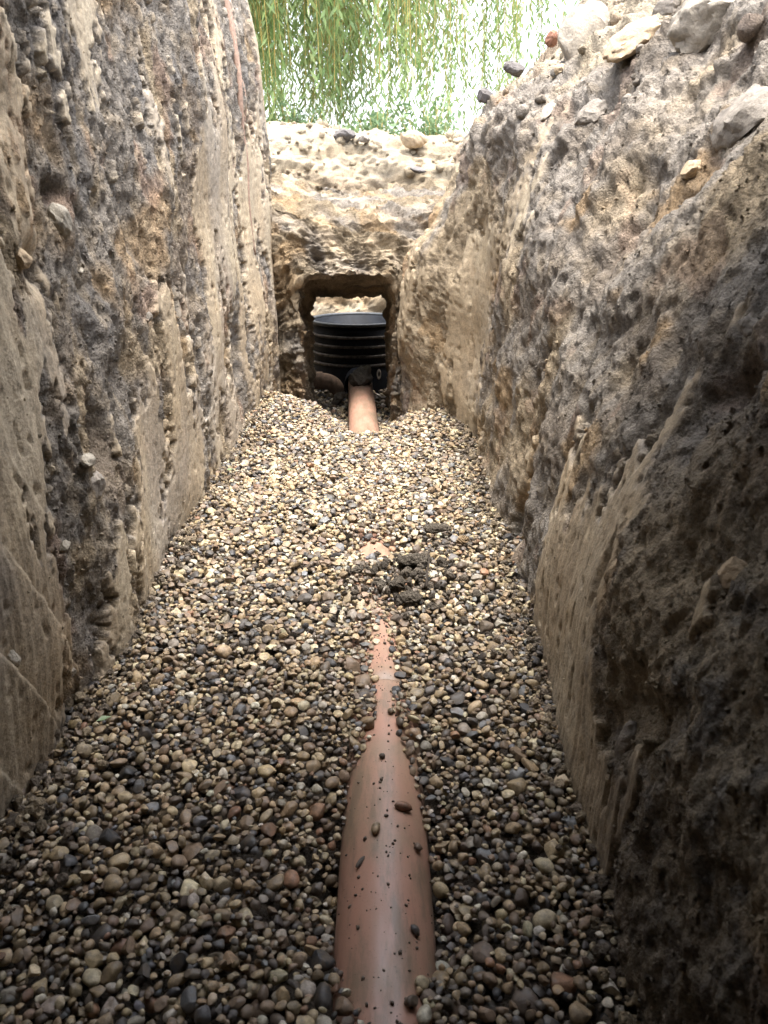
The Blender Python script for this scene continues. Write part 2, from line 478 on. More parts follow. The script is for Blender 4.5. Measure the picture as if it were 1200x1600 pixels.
# ---- left wall
def left_wall():
    path = [(-.45, -.7), (-.45, .6), (-.455, 1.2), (-.445, 2.0), (-.42, 2.65), (-.395, 2.95), (-.41, 3.06), (-.52, 3.14), (-1.1, 3.2)]
    L = sample_path(path, None)
    s = [0.0]
    while s[-1] < L:
        y = s[-1] - 0.7
        s.append(s[-1] + (0.03 if y < 0.55 else 0.0030 * max(y, 0.9) / 0.9 if y < 2.5 else 0.0085))
    s = np.array(s); pp, tt = sample_path(path, s)
    out = np.stack([-tt[:, 1], tt[:, 0]], -1)
    off, zz = sample_profile([(.0, -.22), (0, -.05), (0, .5), (.01, 1.0), (.04, 1.34), (.10, 1.42), (.62, 1.44)], 450)
    B = np.zeros((len(s), len(off), 3))
    B[..., :2] = pp[:, None] + out[:, None] * off[None, :, None]; B[..., 2] = zz[None]
    a = np.repeat((s - 0.7)[:, None], len(off), 1); b = np.repeat(zz[None], len(s), 0)
    b = b + np.where(off > .1, off, 0)[None]
    # smeared clay: ribbons dragged up the wall by the bucket, and broad plates
    rib = fbm(a * 7 + 0.5 * b + .35 * perlin(a * 4, b * 5, 26), b * 2.2, 4, 20, 0.55)
    fld = rib * 0.85 + 0.0 + 0.26 * perlin(a * 30 + .6 * perlin(a * 9, b * 9, 27), b * 7, 23) + 0.34 * fbm(a * 42, b * 24, 3, 24, .6)
    for ca, cb, ra, rb, w in ((2.15, .80, .10, .16, .55), (2.15, .45, .10, .22, .35), (.93, .50, .10, .10, .75), (.84, .40, .10, .14, .8),
                              (.88, .15, .14, .12, .85), (.74, .10, .10, .2, .8), (1.24, .84, .05, .06, .6), (1.13, .87, .04, .07, .5),
                              (1.62, .18, .3, .2, .2), (2.45, .35, .25, .4, .16), (2.75, .5, .12, .6, .12), (1.33, .08, .1, .12, .4),
                              (1.12, .36, .10, .16, -.9), (1.0, .27, .06, .10, -.6), (1.19, .68, .10, .12, -.6), (1.05, 1.0, .25, .12, -.35),
                              (1.5, .62, .35, .2, -.45), (1.7, .95, .4, .2, -.35), (1.3, .5, .15, .15, -.4)):
        fld = fld + w * gauss(a, b, ca, cb, ra, rb)
    smear = ss(0.03, 0.10, fld)
    edge = ss(-0.25, 0.05, fld)
    rough = 1 - smear
    big = 0.026 * fbm(a * 2.2, b * 1.7, 2, 30) + 0.012 * fbm(a * 8, b * 4, 2, 31) * (1 - .6 * smear)
    d = big + rough * (1.0 * crumble(a, b, 40, 0.6) - 0.004 - .006 * ss(-.2, .4, perlin(a * 6, b * 5, 39)))
    d += rough * -0.016 * ss(0.2, 0.6, perlin(a * 12, b * 6, 33)) * edge
    d += rough * -0.007 * ss(0.15, 0.55, perlin(a * 34, b * 15, 34))
    d += smear * (0.0011 * perlin(a * 150, b * 3, 35) + 0.0016 * perlin(a * 52 + 4 * b, b * .9, 36) + 0.0008 * perlin(a * 110, b * 80, 37) - .004 * ss(.5, .72, fbm(a * 60, b * 30, 2, 38)))
    for ca, cb, ra, rb, w in ((1.17, .36, .035, .05, -.065), (1.20, .712, .025, .016, -.05), (1.06, .62, .03, .03, -.03), (1.55, .32, .02, .06, -.03),
                              (1.32, .42, .04, .05, -.03), (1.02, .82, .05, .04, -.035), (2.0, .42, .02, .08, -.02)):
        d += w * gauss(a, b, ca, cb, ra, rb)
    # chiselled facets near the camera at the foot
    fz = gauss(a, b, .84, .16, .13, .15)
    d += fz * 0.014 * ((a * 9 + b * 5) % 1.0 - 0.5)
    d = d - 0.05 * ss(1.38, 1.5, b) * 0
    N = grid_normals(B)
    sign = -np.sign((N[..., :2] * out[:, None]).sum(-1).mean() + 1e-9)
    P = B + N * sign * d[..., None]
    h1 = fbm(a * 3.2, b * 2.2, 4, 60); h2 = fbm(a * 6, b * 4, 3, 61); h3 = fbm(a * 22, b * 14, 3, 62)
    c = np.broadcast_to(C_DARK * 1.6, P.shape).copy()
    c = lay(c, C_GREY * 1.1, ss(-.35, .15, h1 + .5 * (b - .55) + .25 * ss(1.9, 1.5, a)))
    c = lay(c, C_TAN * .95, ss(0.05, .45, h2 - .35 * (b - .4) + .15 * h3))
    c = lay(c, C_OCHRE, .7 * ss(.25, .6, fbm(a * 4 + 9, b * 4, 3, 63) + .6 * gauss(a, b, 1.04, .68, .12, .12)))
    c = lay(c, C_RED, .5 * ss(.35, .6, fbm(a * 7 + 3, b * 6, 2, 64) + .5 * gauss(a, b, 2.72, .75, .06, .5)))
    c = lay(c, C_BLUE, .6 * ss(.2, .5, fbm(a * 5 + 30, b * 5, 3, 66)))
    pale = C_TAN * .94 + (C_PALE - C_TAN) * .85 * ss(-.3, .4, fbm(a * 5, b * 2, 3, 65))[..., None]
    pale = lay(pale, C_GREY * 1.35, .6 * ss(0, .5, fbm(a * 3 + 5, b * 2, 2, 67)))
    sc_ = .82 * ss(-.02, .22, fld + .10 * h3); c = c * (1 - sc_)[..., None] + pale * sc_[..., None]
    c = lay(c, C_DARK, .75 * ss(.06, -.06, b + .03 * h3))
    c = lay(c, C_TAN * 1.1, .38 * rough * ss(.1, .55, fbm(a * 22, b * 16, 3, 69)))
    c = lay(c, C_DARK, .25 * rough * ss(.25, .65, fbm(a * 26 + 7, b * 24, 3, 70)))
    c *= (1 + .25 * perlin(a * 90, b * 70, 68))[..., None]
    Np = N * sign
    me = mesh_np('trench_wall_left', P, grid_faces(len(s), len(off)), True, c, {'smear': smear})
    o = structure(obj('trench_wall_left', me, M_SOIL), 'steep dug earth wall on the left with smeared clay ribbons and crumbly grey soil')
    vis = (rough + .12) * ((a > .5) & (a < 3.0) & (b > -.05) & (b < 1.38)) / np.maximum(a, .9) ** .5
    crumbs(o, P, Np, vis, c, 10000, 1)
    return o, (a, b, P, Np)

# ---- right wall
def right_wall():
    path = [(.205, -.7), (.22, .4), (.242, .75), (.26, 1.2), (.255, 2.0), (.25, 2.7), (.235, 3.0), (.27, 3.14), (.42, 3.22), (1.3, 3.3)]
    L = sample_path(path, None)
    s = [0.0]
    while s[-1] < L:
        y = s[-1] - 0.7
        s.append(s[-1] + (0.025 if y < 0.32 else 0.0026 * max(y, 0.62) / 0.62 if y < 2.0 else 0.0088))
    s = np.array(s); pp, tt = sample_path(path, s)
    out = np.stack([tt[:, 1], -tt[:, 0]], -1)
    M = 460
    of, zf = sample_profile([(.0, -.22), (0, -.02), (0, .45), (.0, .84), (.05, .95), (.36, 1.19), (.52, 1.33), (.75, 1.37), (1.25, 1.38)], M)
    on_, zn = sample_profile([(.0, -.22), (0, -.02), (.035, .30), (.12, .56), (.20, .70), (.52, 1.10), (.70, 1.30), (.85, 1.36), (1.35, 1.38)], M)
    k = ss(1.0, 2.7, pp[:, 1])[:, None]
    off = on_[None] * (1 - k) + of[None] * k; zz = zn[None] * (1 - k) + zf[None] * k
    B = np.zeros((len(s), M, 3))
    B[..., :2] = pp[:, None] + out[:, None] * off[..., None]; B[..., 2] = zz
    B[..., 0] -= (.17 * ss(2.25, 2.85, pp[:, 1]) * (s < 3.85))[:, None] * ss(.85, .45, zz)
    # the return face into the pit stays under the slope
    lim = np.interp(B[..., 0] - .25, of, zf) - .03
    B[..., 2] = np.where((s > 3.86)[:, None] & (B[..., 2] > .8), np.minimum(B[..., 2], lim), B[..., 2])
    a = np.repeat((s - 0.7)[:, None], M, 1)
    ds = np.hypot(np.diff(off, axis=1), np.diff(zz, axis=1))
    b = np.concatenate([np.zeros((len(s), 1)), np.cumsum(ds, 1)], 1) - 0.22
    rib = fbm(a * 5 + 0.2 * b, b * 1.6, 4, 120, 0.5)
    fld = rib * 0.7 - 0.30 + 0.24 * perlin(a * 30 + .6 * perlin(a * 9, b * 9, 127), b * 7, 123) + 0.26 * fbm(a * 36, b * 20, 3, 124, .6) - .5 * ss(.62, .95, b)
    for ca, cb, ra, rb, w in ((.90, .15, .20, .20, 1.0), (1.05, .03, .2, .16, .6), (.72, .04, .08, .14, .5), (.62, .36, .035, .08, .5), (.52, .25, .10, .25, -.5),
                              (2.2, .5, .25, .30, .55), (2.5, .25, .35, .3, .35), (1.95, .72, .08, .2, .4), (.73, .49, .06, .05, .6),
                              (1.3, .52, .30, .16, -.7), (1.55, .34, .3, .2, -.5), (.755, .37, .05, .14, -1.1), (.70, .20, .05, .13, -1.0), (1.2, .75, .5, .15, -.6)):
        fld = fld + w * gauss(a, b, ca, cb, ra, rb)
    smear = ss(0.03, 0.10, fld); rough = 1 - smear
    up = ss(.6, .95, b)
    big = 0.024 * fbm(a * 2.0, b * 1.9, 2, 130) + 0.016 * fbm(a * 6, b * 5, 3, 131) * (1 + .9 * up) * (1 - .75 * smear)
    d = big + rough * (crumble(a, b - .35 * a, 140, 0.75) * (1.1 + .5 * up) - 0.005)
    d += rough * -0.012 * ss(0.2, 0.6, perlin(a * 11 + 4 * b, b * 7, 133))
    d += rough * 0.010 * (1 - np.abs(perlin(a * 7 + 5 * b, b * 4 - 2 * a, 138))) * up
    d += smear * (0.0010 * perlin(a * 150, b * 3, 135) + 0.0013 * perlin(a * 52 - 3 * b, b * .9, 136) + 0.0008 * perlin(a * 110, b * 80, 137) - .004 * ss(.5, .72, fbm(a * 60, b * 30, 2, 134)))
    # torn cracks in the smear
    crk = ss(.50, .60, perlin(a * 34 - 3 * b, b * 5.5, 139) + .12 * perlin(a * 120, b * 60, 141))
    d -= smear * crk * .010
    for ca, cb, ra, rb, w in ((1.47, .12, .035, .06, -.07), (1.52, .05, .03, .06, -.05), (.68, .21, .03, .04, -.028), (.81, .54, .04, .025, -.045), (.70, .40, .02, .05, -.02),
                              (1.40, .65, .02, .07, -.035), (1.0, .55, .025, .05, -.025), (1.27, .74, .03, .02, -.04), (1.3, .40, .03, .04, -.02),
                              (.30, .05, .10, .10, -.06)):
        d += w * gauss(a, b, ca, cb, ra, rb)
    N = grid_normals(B)
    sign = -np.sign((N[..., :2] * out[:, None]).sum(-1).mean() + 1e-9)
    P = B + N * sign * d[..., None]
    h1 = fbm(a * 3.0, b * 2.2, 4, 160); h2 = fbm(a * 6, b * 5, 3, 161); h3 = fbm(a * 22, b * 16, 3, 162)
    c = np.broadcast_to(C_GREY * 1.1, P.shape).copy()
    c = lay(c, C_DARK * 1.2, .7 * ss(.1, .5, h2 + .1))
    c = lay(c, C_TAN * .93, ss(0.05, .5, h1 - .1 * up + .9 * ss(1.7, 2.5, a) * ss(1.0, .5, b) - .15 + .7 * gauss(a, b, .72, .32, .10, .2)))
    c = lay(c, C_GREY * 1.35, .8 * ss(.0, .35, fbm(a * 4, b * 4, 3, 166)) * up)
    c = lay(c, C_SAND * .78, .85 * ss(-.1, .45, fbm(a * 5, b * 4, 4, 167) * .8 + 1.2 * ss(.95, 1.35, b) + .5 * ss(2.0, 2.8, a) - .55) * up)
    c = lay(c, C_OCHRE, .75 * ss(.3, .6, fbm(a * 5 + 9, b * 5, 3, 163) - .25 * up + .55 * gauss(a, b, .73, .30, .07, .16) + .8 * gauss(a, b, 1.3, .77, .05, .05) - .05))
    c = lay(c, C_RED, .3 * ss(.42, .65, fbm(a * 8 + 3, b * 7, 2, 164)))
    pale = C_TAN * .86 + (C_PALE - C_TAN) * (.6 * ss(-.3, .4, fbm(a * 5, b * 2, 3, 165)))[..., None]
    sc_ = .82 * ss(-.02, .22, fld + .10 * h3); c = c * (1 - sc_)[..., None] + pale * sc_[..., None]
    c = lay(c, C_TAN * .85, .75 * ss(.98, .70, a + .05 * h2) * ss(.58, .45, b) * ss(-.3, .25, h3 + .3 * h2 + .2))
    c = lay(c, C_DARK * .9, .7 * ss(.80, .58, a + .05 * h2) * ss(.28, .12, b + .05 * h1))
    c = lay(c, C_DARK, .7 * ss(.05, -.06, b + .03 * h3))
    c = lay(c, C_TAN, .3 * rough * ss(.15, .6, fbm(a * 22, b * 16, 3, 169)))
    c = lay(c, C_DARK, .25 * rough * ss(.2, .6, fbm(a * 26 + 7, b * 24, 3, 170)))
    c *= (1 + .25 * perlin(a * 90, b * 70, 168))[..., None]
    Np = N * sign
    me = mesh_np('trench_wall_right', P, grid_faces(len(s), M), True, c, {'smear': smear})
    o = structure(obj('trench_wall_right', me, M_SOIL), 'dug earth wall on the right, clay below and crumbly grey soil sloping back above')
    vis = (rough + .12) * ((a > .35) & (a < 3.0) & (b > -.05) & (b < 1.5)) / np.maximum(a, .7) ** .5
    crumbs(o, P, Np, vis, c, 11000, 2)
    crumbs(o, P, Np, ss(.75, 1.15, b) * (a > .8) * (a < 3.1) * (b < 1.75), c, 420, 12, (.003, .015), 'loose_clods', 2)
    return o, (a, b, P, Np)

WALL_L, GL = left_wall()
WALL_R, GR = right_wall()

def wall_point(G, a, b):
    k = np.argmin((G[0] - a) ** 2 + (G[1] - b) ** 2)
    return G[2].reshape(-1, 3)[k], G[3].reshape(-1, 3)[k]

# ---- earth bridge with the tunnel under it
def earth_bridge():
    n = 250
    th = np.linspace(0, 2 * math.pi, n, endpoint=False)
    def rrect(cx, cz, hx, hz, p):
        c, s_ = np.cos(th), np.sin(th)
        r = (np.abs(c / hx) ** p + np.abs(s_ / hz) ** p) ** (-1 / p)
        return np.stack([cx + r * c, cz + r * s_], -1)
    inner_f = rrect(-.138, .13, .180, .340, 11); inner_b = rrect(-.155, .08, .168, .268, 8)
    outer_f = rrect(-.10, .20, .42, .445, 7)
    # the top sags in the middle and rises to the flanks
    sag = lambda q: np.stack([q[:, 0], np.where(q[:, 1] > .3, q[:, 1] + .55 * (q[:, 0] + .06) ** 2 - .0, q[:, 1])], -1)
    outer_f = sag(outer_f); outer_b = outer_f.copy(); outer_b[:, 1] += np.where(outer_b[:, 1] > .3, .12, 0)
    rings = []
    def seg(A, ya, B_, yb, m, bulge=0.0):
        for t in np.linspace(0, 1, m, endpoint=False):
            q = A * (1 - t) + B_ * t; y = ya * (1 - t) + yb * t - bulge * math.sin(math.pi * t)
            rings.append(np.concatenate([q[:, :1], np.full((n, 1), y), q[:, 1:]], 1))
    seg(outer_f, 3.02, inner_f, 2.90, 70, .02)
    seg(inner_f, 2.90, inner_b, 3.52, 110)
    seg(inner_b, 3.52, outer_b, 3.55, 40)
    seg(outer_b, 3.55, outer_f, 3.02, 80)
    B = np.array(rings); m = len(B)
    dl = np.linalg.norm(np.diff(B, axis=0, append=B[:1]), axis=-1)
    a = np.concatenate([np.zeros((1, n)), np.cumsum(dl, 0)[:-1]], 0)
    b = np.repeat((th * .36)[None], m, 0)
    a = B[..., 0] + .8 * B[..., 1] + .05 * np.sin(B[..., 2] * 9); b = B[..., 2] + .7 * B[..., 1]
    d = .03 * fbm(a * 4, b * 4, 3, 230) * ss(0, .35, np.abs(np.sin(th / 2)))[None] + crumble(a * 1.3, b * 1.3, 240, 1.0) * 2.2 + .014 * fbm(a * 13, b * 13, 3, 236) - .016 * ss(.2, .6, perlin(a * 17, b * 15, 237))
    smear = ss(.1, .25, fbm(a * 12, b * 6, 3, 231)) * .6
    d *= (1 - .4 * smear)
    N = grid_normals(B, True, True)
    C = B.mean((0, 1)); test = B[20, n // 4] ; sg = -1 if N[20, n // 4][1] > 0 else 1
    P = B + N * sg * d[..., None]
    z = P[..., 2]
    c = np.broadcast_to(C_TAN * .64, P.shape).copy()
    c = lay(c, C_GREY * 1.05, ss(-.1, .4, fbm(a * 5, b * 5, 3, 232) + .3 * ss(.50, .62, z) - .25))
    c = lay(c, C_OCHRE, .6 * ss(.1, .5, fbm(a * 6, b * 6 + 7, 3, 233)))
    c = lay(c, C_TAN, .6 * smear)
    c = lay(c, C_DARK, .6 * ss(.15, .5, fbm(a * 8 + 4, b * 8, 3, 234)))
    me = mesh_np('earth_bridge', P, grid_faces(m, n, True, True), True, c, {'smear': smear})
    o = tag(obj('earth_bridge', me, M_SOIL), 'bridge of uncut earth across the trench with a square tunnel dug under it', 'earth bridge')
    crumbs(o, P, N * sg, (1 - smear) * (P[..., 1] < 3.2), c, 2500, 3, (.0015, .006))
    return o
BRIDGE = earth_bridge()

# ---- pit round the chamber
def pit():
    path = [(-1.3, 3.12), (-.92, 3.3), (-.78, 3.7), (-.72, 4.1), (-.52, 4.46), (-.15, 4.57), (.25, 4.53), (.55, 4.3), (.72, 3.9), (.85, 3.4), (1.3, 3.22)]
    L = sample_path(path, None)
    s = np.arange(0, L, .013); pp, tt = sample_path(path, s)
    out = np.stack([-tt[:, 1], tt[:, 0]], -1)
    M = 170
    o_, z_ = sample_profile([(-.02, -.3), (0, -.1), (.12, .3), (.22, .6), (.28, .80), (.36, .93), (.50, 1.06), (1.0, 1.10)], M)
    top = np.interp(pp[:, 0], [-1.2, -.75, -.5, -.2, .15, .32, .6, 1.2], [1.42, 1.36, 1.17, 1.15, 1.10, 1.06, 1.20, 1.38])
    top = np.where(pp[:, 1] < 4.0, np.maximum(top, 1.33), top)
    zz = np.where(z_[None] > 0, z_[None] / 1.10 * top[:, None], z_[None])
    B = np.zeros((len(s), M, 3)); B[..., :2] = pp[:, None] + out[:, None] * o_[None, :, None]; B[..., 2] = zz
    a = np.repeat(s[:, None], M, 1); b = np.repeat((z_ + o_)[None], len(s), 0)
    d = .05 * fbm(a * 3, b * 3, 3, 330) + .025 * fbm(a * 9, b * 7, 3, 331) + 2.4 * crumble(a * .9, b * .9, 340, .9)
    N = grid_normals(B); sg = -np.sign((N[..., :2] * out[:, None]).sum(-1).mean())
    P = B + N * sg * d[..., None]
    c = np.broadcast_to(C_SAND * .72, P.shape).copy()
    c = lay(c, C_TAN, ss(-.2, .3, fbm(a * 4, b * 4, 3, 332)))
    c = lay(c, C_GREY, ss(.0, .3, fbm(a * 3, b * 6, 3, 333) + .5 * gauss(b, b, .75, .75, .12, .12) - .15))
    c = lay(c, C_OCHRE, .5 * ss(.1, .45, fbm(a * 5, b * 5 + 7, 3, 334) + .35 * gauss(a, b, L * .53, .95, .25, .10)))
    c = lay(c, C_SAND * .8, .6 * ss(.95, 1.15, b))
    me = mesh_np('pit_wall', P, grid_faces(len(s), M), True, c, {'smear': np.zeros(len(s) * M)})
    o = structure(obj('pit_wall', me, M_SOIL), 'sunlit earth sides of the pit behind the black chamber')
    crumbs(o, P, N * sg, (P[..., 2] > .5) & (P[..., 1] > 4.2), c, 3000, 4)
    crumbs(o, P, N * sg, (P[..., 2] > .75) & (P[..., 1] > 4.2), c, 500, 14, (.006, .028), 'loose_clods', 2)
    return o
PIT = pit()

# ---- unseen trench end behind the camera, with an added shading lip
def trench_end_shade():
    # end wall whose overhead lip is added to darken the near gravel
    n, m = 70, 120
    xs = np.linspace(-.95, 1.6, n)
    V = np.zeros((n, m, 3))
    for k, x in enumerate(xs):
        rgt = float(ss(-.12, .22, np.array(x))); lip = .98 + .02 * rgt; zl = -.34 * rgt
        off, zz = sample_profile([(-.26, -.22), (-.27, .6), (-.27, 1.15 + zl * .8), (-.16, 1.46 + zl), (lip - .1, 1.50 + zl), (lip, 1.56 + zl), (lip - .05, 1.68 + zl * .6), (-.5, 1.72)], m)
        V[k, :, 0] = x; V[k, :, 1] = off; V[k, :, 2] = zz
    L = np.linspace(0, 3.4, m)[None].repeat(n, 0); X = V[..., 0]
    d = .03 * fbm(X * 4, L * 4, 3, 400) + crumble(X, L, 410) * .8
    N = grid_normals(V); V = V + N * d[..., None]
    c = np.broadcast_to(C_DARK * 1.4, V.shape).copy(); c = lay(c, C_TAN, ss(0, .4, fbm(X * 5, L * 4, 3, 401)))
    me = mesh_np('end_wall_shade_lip', V, grid_faces(n, m), True, c, {'smear': np.zeros(n * m)})
    structure(obj('end_wall_shade_lip', me, M_SOIL), 'unseen end wall behind the viewer with an earth lip added overhead for shade')
trench_end_shade()

# ---- earth ridge added out of view behind the viewer to block sky light
def shade_ridge():
    n, m = 90, 60
    u = np.linspace(0, math.pi * 1.0, n); v = np.linspace(0, 1, m)
    U, W = np.meshgrid(u, v, indexing='ij')
    ridge = np.sin(np.pi * W) ** .8
    R_ = .62 + 1.5 * W
    X = .10 - R_ * np.cos(U) * 1.25; Y = .30 - R_ * np.sin(U) * .95
    Z = 1.60 + ridge * (.75 + .12 * perlin(U * 3, W * 3, 450)) * ss(0, .5, np.sin(U)) ** .6 + .05 * fbm(X * 4, Y * 4, 3, 451)
    P = np.stack([X, Y, Z], -1)
    c = np.broadcast_to(C_DARK * 1.6, P.shape).copy(); c = lay(c, C_TAN, ss(-.1, .4, fbm(X * 4, Y * 4, 3, 452)))
    me = mesh_np('unseen_shade_ridge', P, grid_faces(n, m), True, c, {'smear': np.zeros(n * m)})
    structure(obj('unseen_shade_ridge', me, M_SOIL), 'unseen ridge of earth added round the near end to keep light off the gravel')
shade_ridge()

# ---- open ground
def ground():
    xs = np.array([-300, -120, -50, -20, -10, -6, -4, -3, -2.2, -1.6, -1.25, -.95, 1.15, 1.5, 2, 3, 4, 6, 10, 20, 50, 120, 300.])
    ys = np.array([-300, -120, -50, -20, -10, -5, -3, -2, -1.2, -.5, .5, 1.5, 2.4, 3.3, 4.1, 5.02, 5.3, 5.7, 6.2, 7, 8, 9.5, 12, 16, 24, 40, 80, 160, 300])
    X, Y = np.meshgrid(xs, ys, indexing='ij')
    k = ss(2.8, 5.0, Y)
    top_near = np.where(X < 0, 1.39, 1.35); far = .97 + .16 * ss(-.5, -1.6, X) + .16 * ss(.6, 1.6, X)
    Z = top_near * (1 - k) + far * k
    Z = Z - .14 * ss(4.2, 4.9, Y) * ss(6.6, 5.6, Y)
    Z = np.where(Y > 5.5, Z + .02 * fbm(X * .4, Y * .4, 2, 500), Z)
    F = grid_faces(len(xs), len(ys)).reshape(len(xs) - 1, len(ys) - 1, 4)
    keep = np.ones(F.shape[:2], bool)
    i0 = list(xs).index(-.95); j0 = list(ys).index(-.5); j1 = list(ys).index(5.02)
    keep[i0, j0:j1] = False
    me = mesh_np('ground', np.stack([X, Y, Z], -1), F[keep], True)
    structure(obj('ground', me, M_GROUND), 'bare trodden ground around the trench')
ground()

# ------------------------------------------------------------------ pipe geometry, gravel bed and gravel
PIPE_R = 0.055
def pipe_x(y):
    return np.interp(y, [-.7, 1.12, 1.28, 3.55], [.004, .0, -.008, -.112])
PIPE_C = -PIPE_R  # centre height: the crown is at z = 0

def gravel_top(x, y):
    mid = np.interp(y, [.0, .42, .50, .56, .62, .70, .78, .84, .90, .97, 1.10, 1.2, 1.27, 1.36, 1.45, 1.49, 1.55, 1.60, 1.8, 2.1, 2.30, 2.42, 2.55, 2.7, 2.9, 3.05, 4.8],
                    [-.006, -.008, -.012, -.028, -.042, -.042, -.030, -.020, -.012, -.005, -.002, -.003, .003, .020, .018, -.008, -.008, .020, .030, .038, .030, .012, -.035, -.075, -.095, -.105, -.115])
    side = np.interp(y, [.0, .5, .8, 1.2, 1.6, 2.1, 2.35, 2.50, 2.65, 2.8, 3.05, 4.8],
                     [-.002, -.008, -.006, .010, .022, .042, .055, .055, .025, -.05, -.10, -.115])
    w = ss(.03, .17, np.abs(x - pipe_x(y)))
    left = ss(-.12, -.42, x) * (.02 * ss(2.0, 2.5, y) + .07 * ss(2.45, 2.75, y)) * ss(3.0, 2.8, y) + ss(.1, .25, x) * .06 * ss(2.4, 2.7, y) * ss(3.0, 2.8, y)
    h = mid * (1 - w) + side * w + left - .034 * gauss(x, y, -.065, .665, .035, .075) + .016 * gauss(x, y, -.05, .48, .035, .06) + .012 * gauss(np.abs(x - pipe_x(y)), y, .035, .95, .02, .12) - .010 * gauss(x, y, .06, .60, .03, .06)
    h = h + .016 * perlin(y * 7.0, np.sign(x - pipe_x(y)) * 3.37 + .5, 611) * gauss(np.abs(x - pipe_x(y)), 0 * y, .04, 0, .03, 1) * ss(1.6, 1.3, y)
    return h + .010 * fbm(x * 5, y * 5, 2, 600) * ss(.04, .12, np.abs(x - pipe_x(y)))

def gravel():
    X0, X1, Y0, Y1, DX = -.56, .44, .30, 4.3, .0025
    nx, ny = int((X1 - X0) / DX), int((Y1 - Y0) / DX)
    gx = X0 + (np.arange(nx) + .5) * DX; gy = Y0 + (np.arange(ny) + .5) * DX
    GX, GY = np.meshgrid(gx, gy, indexing='ij')
    S = gravel_top(GX, GY).astype(np.float32)
    Hm = S - .022
    dxp = GX - pipe_x(GY)
    inp = np.abs(dxp) < PIPE_R
    pz = np.where(inp, PIPE_C + np.sqrt(np.clip(PIPE_R ** 2 - dxp ** 2, 0, None)), -9)
    pz = np.where(GY > 3.5, -9, pz)
    Hm = np.maximum(Hm, pz).astype(np.float32)
    own = np.full((nx, ny), -1, np.int32)
    # bed surface under the loose stones
    bx = np.linspace(-.62, .50, 90); by = np.concatenate([np.linspace(-.6, .3, 10)[:-1], np.linspace(.3, 3.3, 240), np.linspace(3.3, 4.8, 50)[1:]])
    BX, BY = np.meshgrid(bx, by, indexing='ij')
    BX = BX + ss(3.2, 3.5, BY) * (BX + .06) * .6
    BZ = gravel_top(BX, BY) - .020 + .004 * fbm(BX * 40, BY * 40, 2, 610)
    BZ = np.where((np.abs(BX - pipe_x(BY)) < .075) & (BY < 3.5), np.minimum(BZ, -.035), BZ)
    bed = structure(obj('gravel_bed', mesh_np('gravel_bed', np.stack([BX, BY, BZ], -1), grid_faces(len(bx), len(by)), True), M_GRAVEL_BASE),
                    'bed of pea gravel along the trench floor')
    rec = []
    r = np.random.default_rng(21)
    def drop(count, ylo, yhi, big, k=3, fine=False):
        A = np.exp(r.normal(math.log(big), .42, count)).clip(.0030, .0140)
        el = r.uniform(.62, 1.0, count); fl = r.uniform(.42, .85, count); yaw = r.random(count) * math.pi
        for i in range(count):
            a = A[i]; b = a * el[i]; c = a * min(fl[i], el[i])
            hw = int(a / DX) + 1
            cs, sn = math.cos(yaw[i]), math.sin(yaw[i])
            o = np.arange(-hw, hw + 1) * DX
            OX, OY = np.meshgrid(o, o, indexing='ij')
            rr = ((OX * cs + OY * sn) / a) ** 2 + ((-OX * sn + OY * cs) / b) ** 2
            prof = np.where(rr < 1, np.sqrt(np.clip(1 - rr, 0, 1)) * c, -9).astype(np.float32)
            best = None
            for _ in range(k):
                ix = int(r.integers(hw, nx - hw - 1)); y = ylo + (yhi - ylo) * r.random()
                iy = min(max(int((y - Y0) / DX), hw), ny - hw - 1)
                w = Hm[ix - hw:ix + hw + 1, iy - hw:iy + hw + 1]
                z = float((w + prof).max()); ex = z - float(S[ix, iy])
                if best is None or ex < best[0]: best = (ex, ix, iy, z)
            ex, ix, iy, z = best
            z -= .30 * c
            if z + .35 * c > S[ix, iy] + .006: continue
            # nothing stays on the bare crown of the pipe
            if pz[ix, iy] > -1 and pz[ix, iy] > S[ix, iy] + .0005 and abs(gx[ix] - pipe_x(gy[iy])) < .045: continue
            w = Hm[ix - hw:ix + hw + 1, iy - hw:iy + hw + 1]
            t = z + prof; m = t > w
            w[m] = t[m]; own[ix - hw:ix + hw + 1, iy - hw:iy + hw + 1][m] = len(rec)
            rec.append((gx[ix], gy[iy], z, a, b, c, yaw[i]))
    drop(23000, .30, 1.25, .0060)
    drop(19000, 1.25, 2.10, .0061)
    drop(15000, 2.10, 3.0, .0064)
    drop(4500, 3.0, 4.2, .0085, 2)
    drop(5000, .30, 1.25, .0042)
    rec = np.array(rec, np.float32)
    cnt = np.bincount(own[own >= 0], minlength=len(rec))
    n = len(rec)
    pal = np.array([(.56, .455, .28), (.62, .545, .41), (.44, .33, .185), (.37, .26, .14), (.25, .172, .105), (.15, .112, .078), (.088, .075, .062), (.17, .165, .155), (.052, .049, .047), (.30, .165, .09), (.40, .34, .255)])
    pw = np.array([.10, .035, .16, .15, .14, .10, .08, .05, .04, .02, .06]); pw /= pw.sum()
    ci = r.choice(len(pal), n, p=pw)
    col = pal[ci] * np.array([.67, .69, .735]) * r.uniform(.62, 1.35, (n, 1)) * (1 + r.normal(0, .02, (n, 3)))
    pos = rec[:, :3]; scl = rec[:, 3:6]
    tx = r.normal(0, .28, n); ty = r.normal(0, .28, n)
    R = rot_mats(rec[:, 6].astype(np.float64), tx, ty).astype(np.float32)
    p0 = [stone_verts(2, 700 + k, .35 if k % 3 == 1 else .9, .2) for k in range(12)]
    p1 = [stone_verts(1, 720 + k, .3, .12) for k in range(8)]
    p3 = [stone_verts(3, 700 + k, .35 if k % 3 == 1 else .9, .2) for k in range(12)]
    which = r.integers(0, 12, n)
    vis = cnt > 3
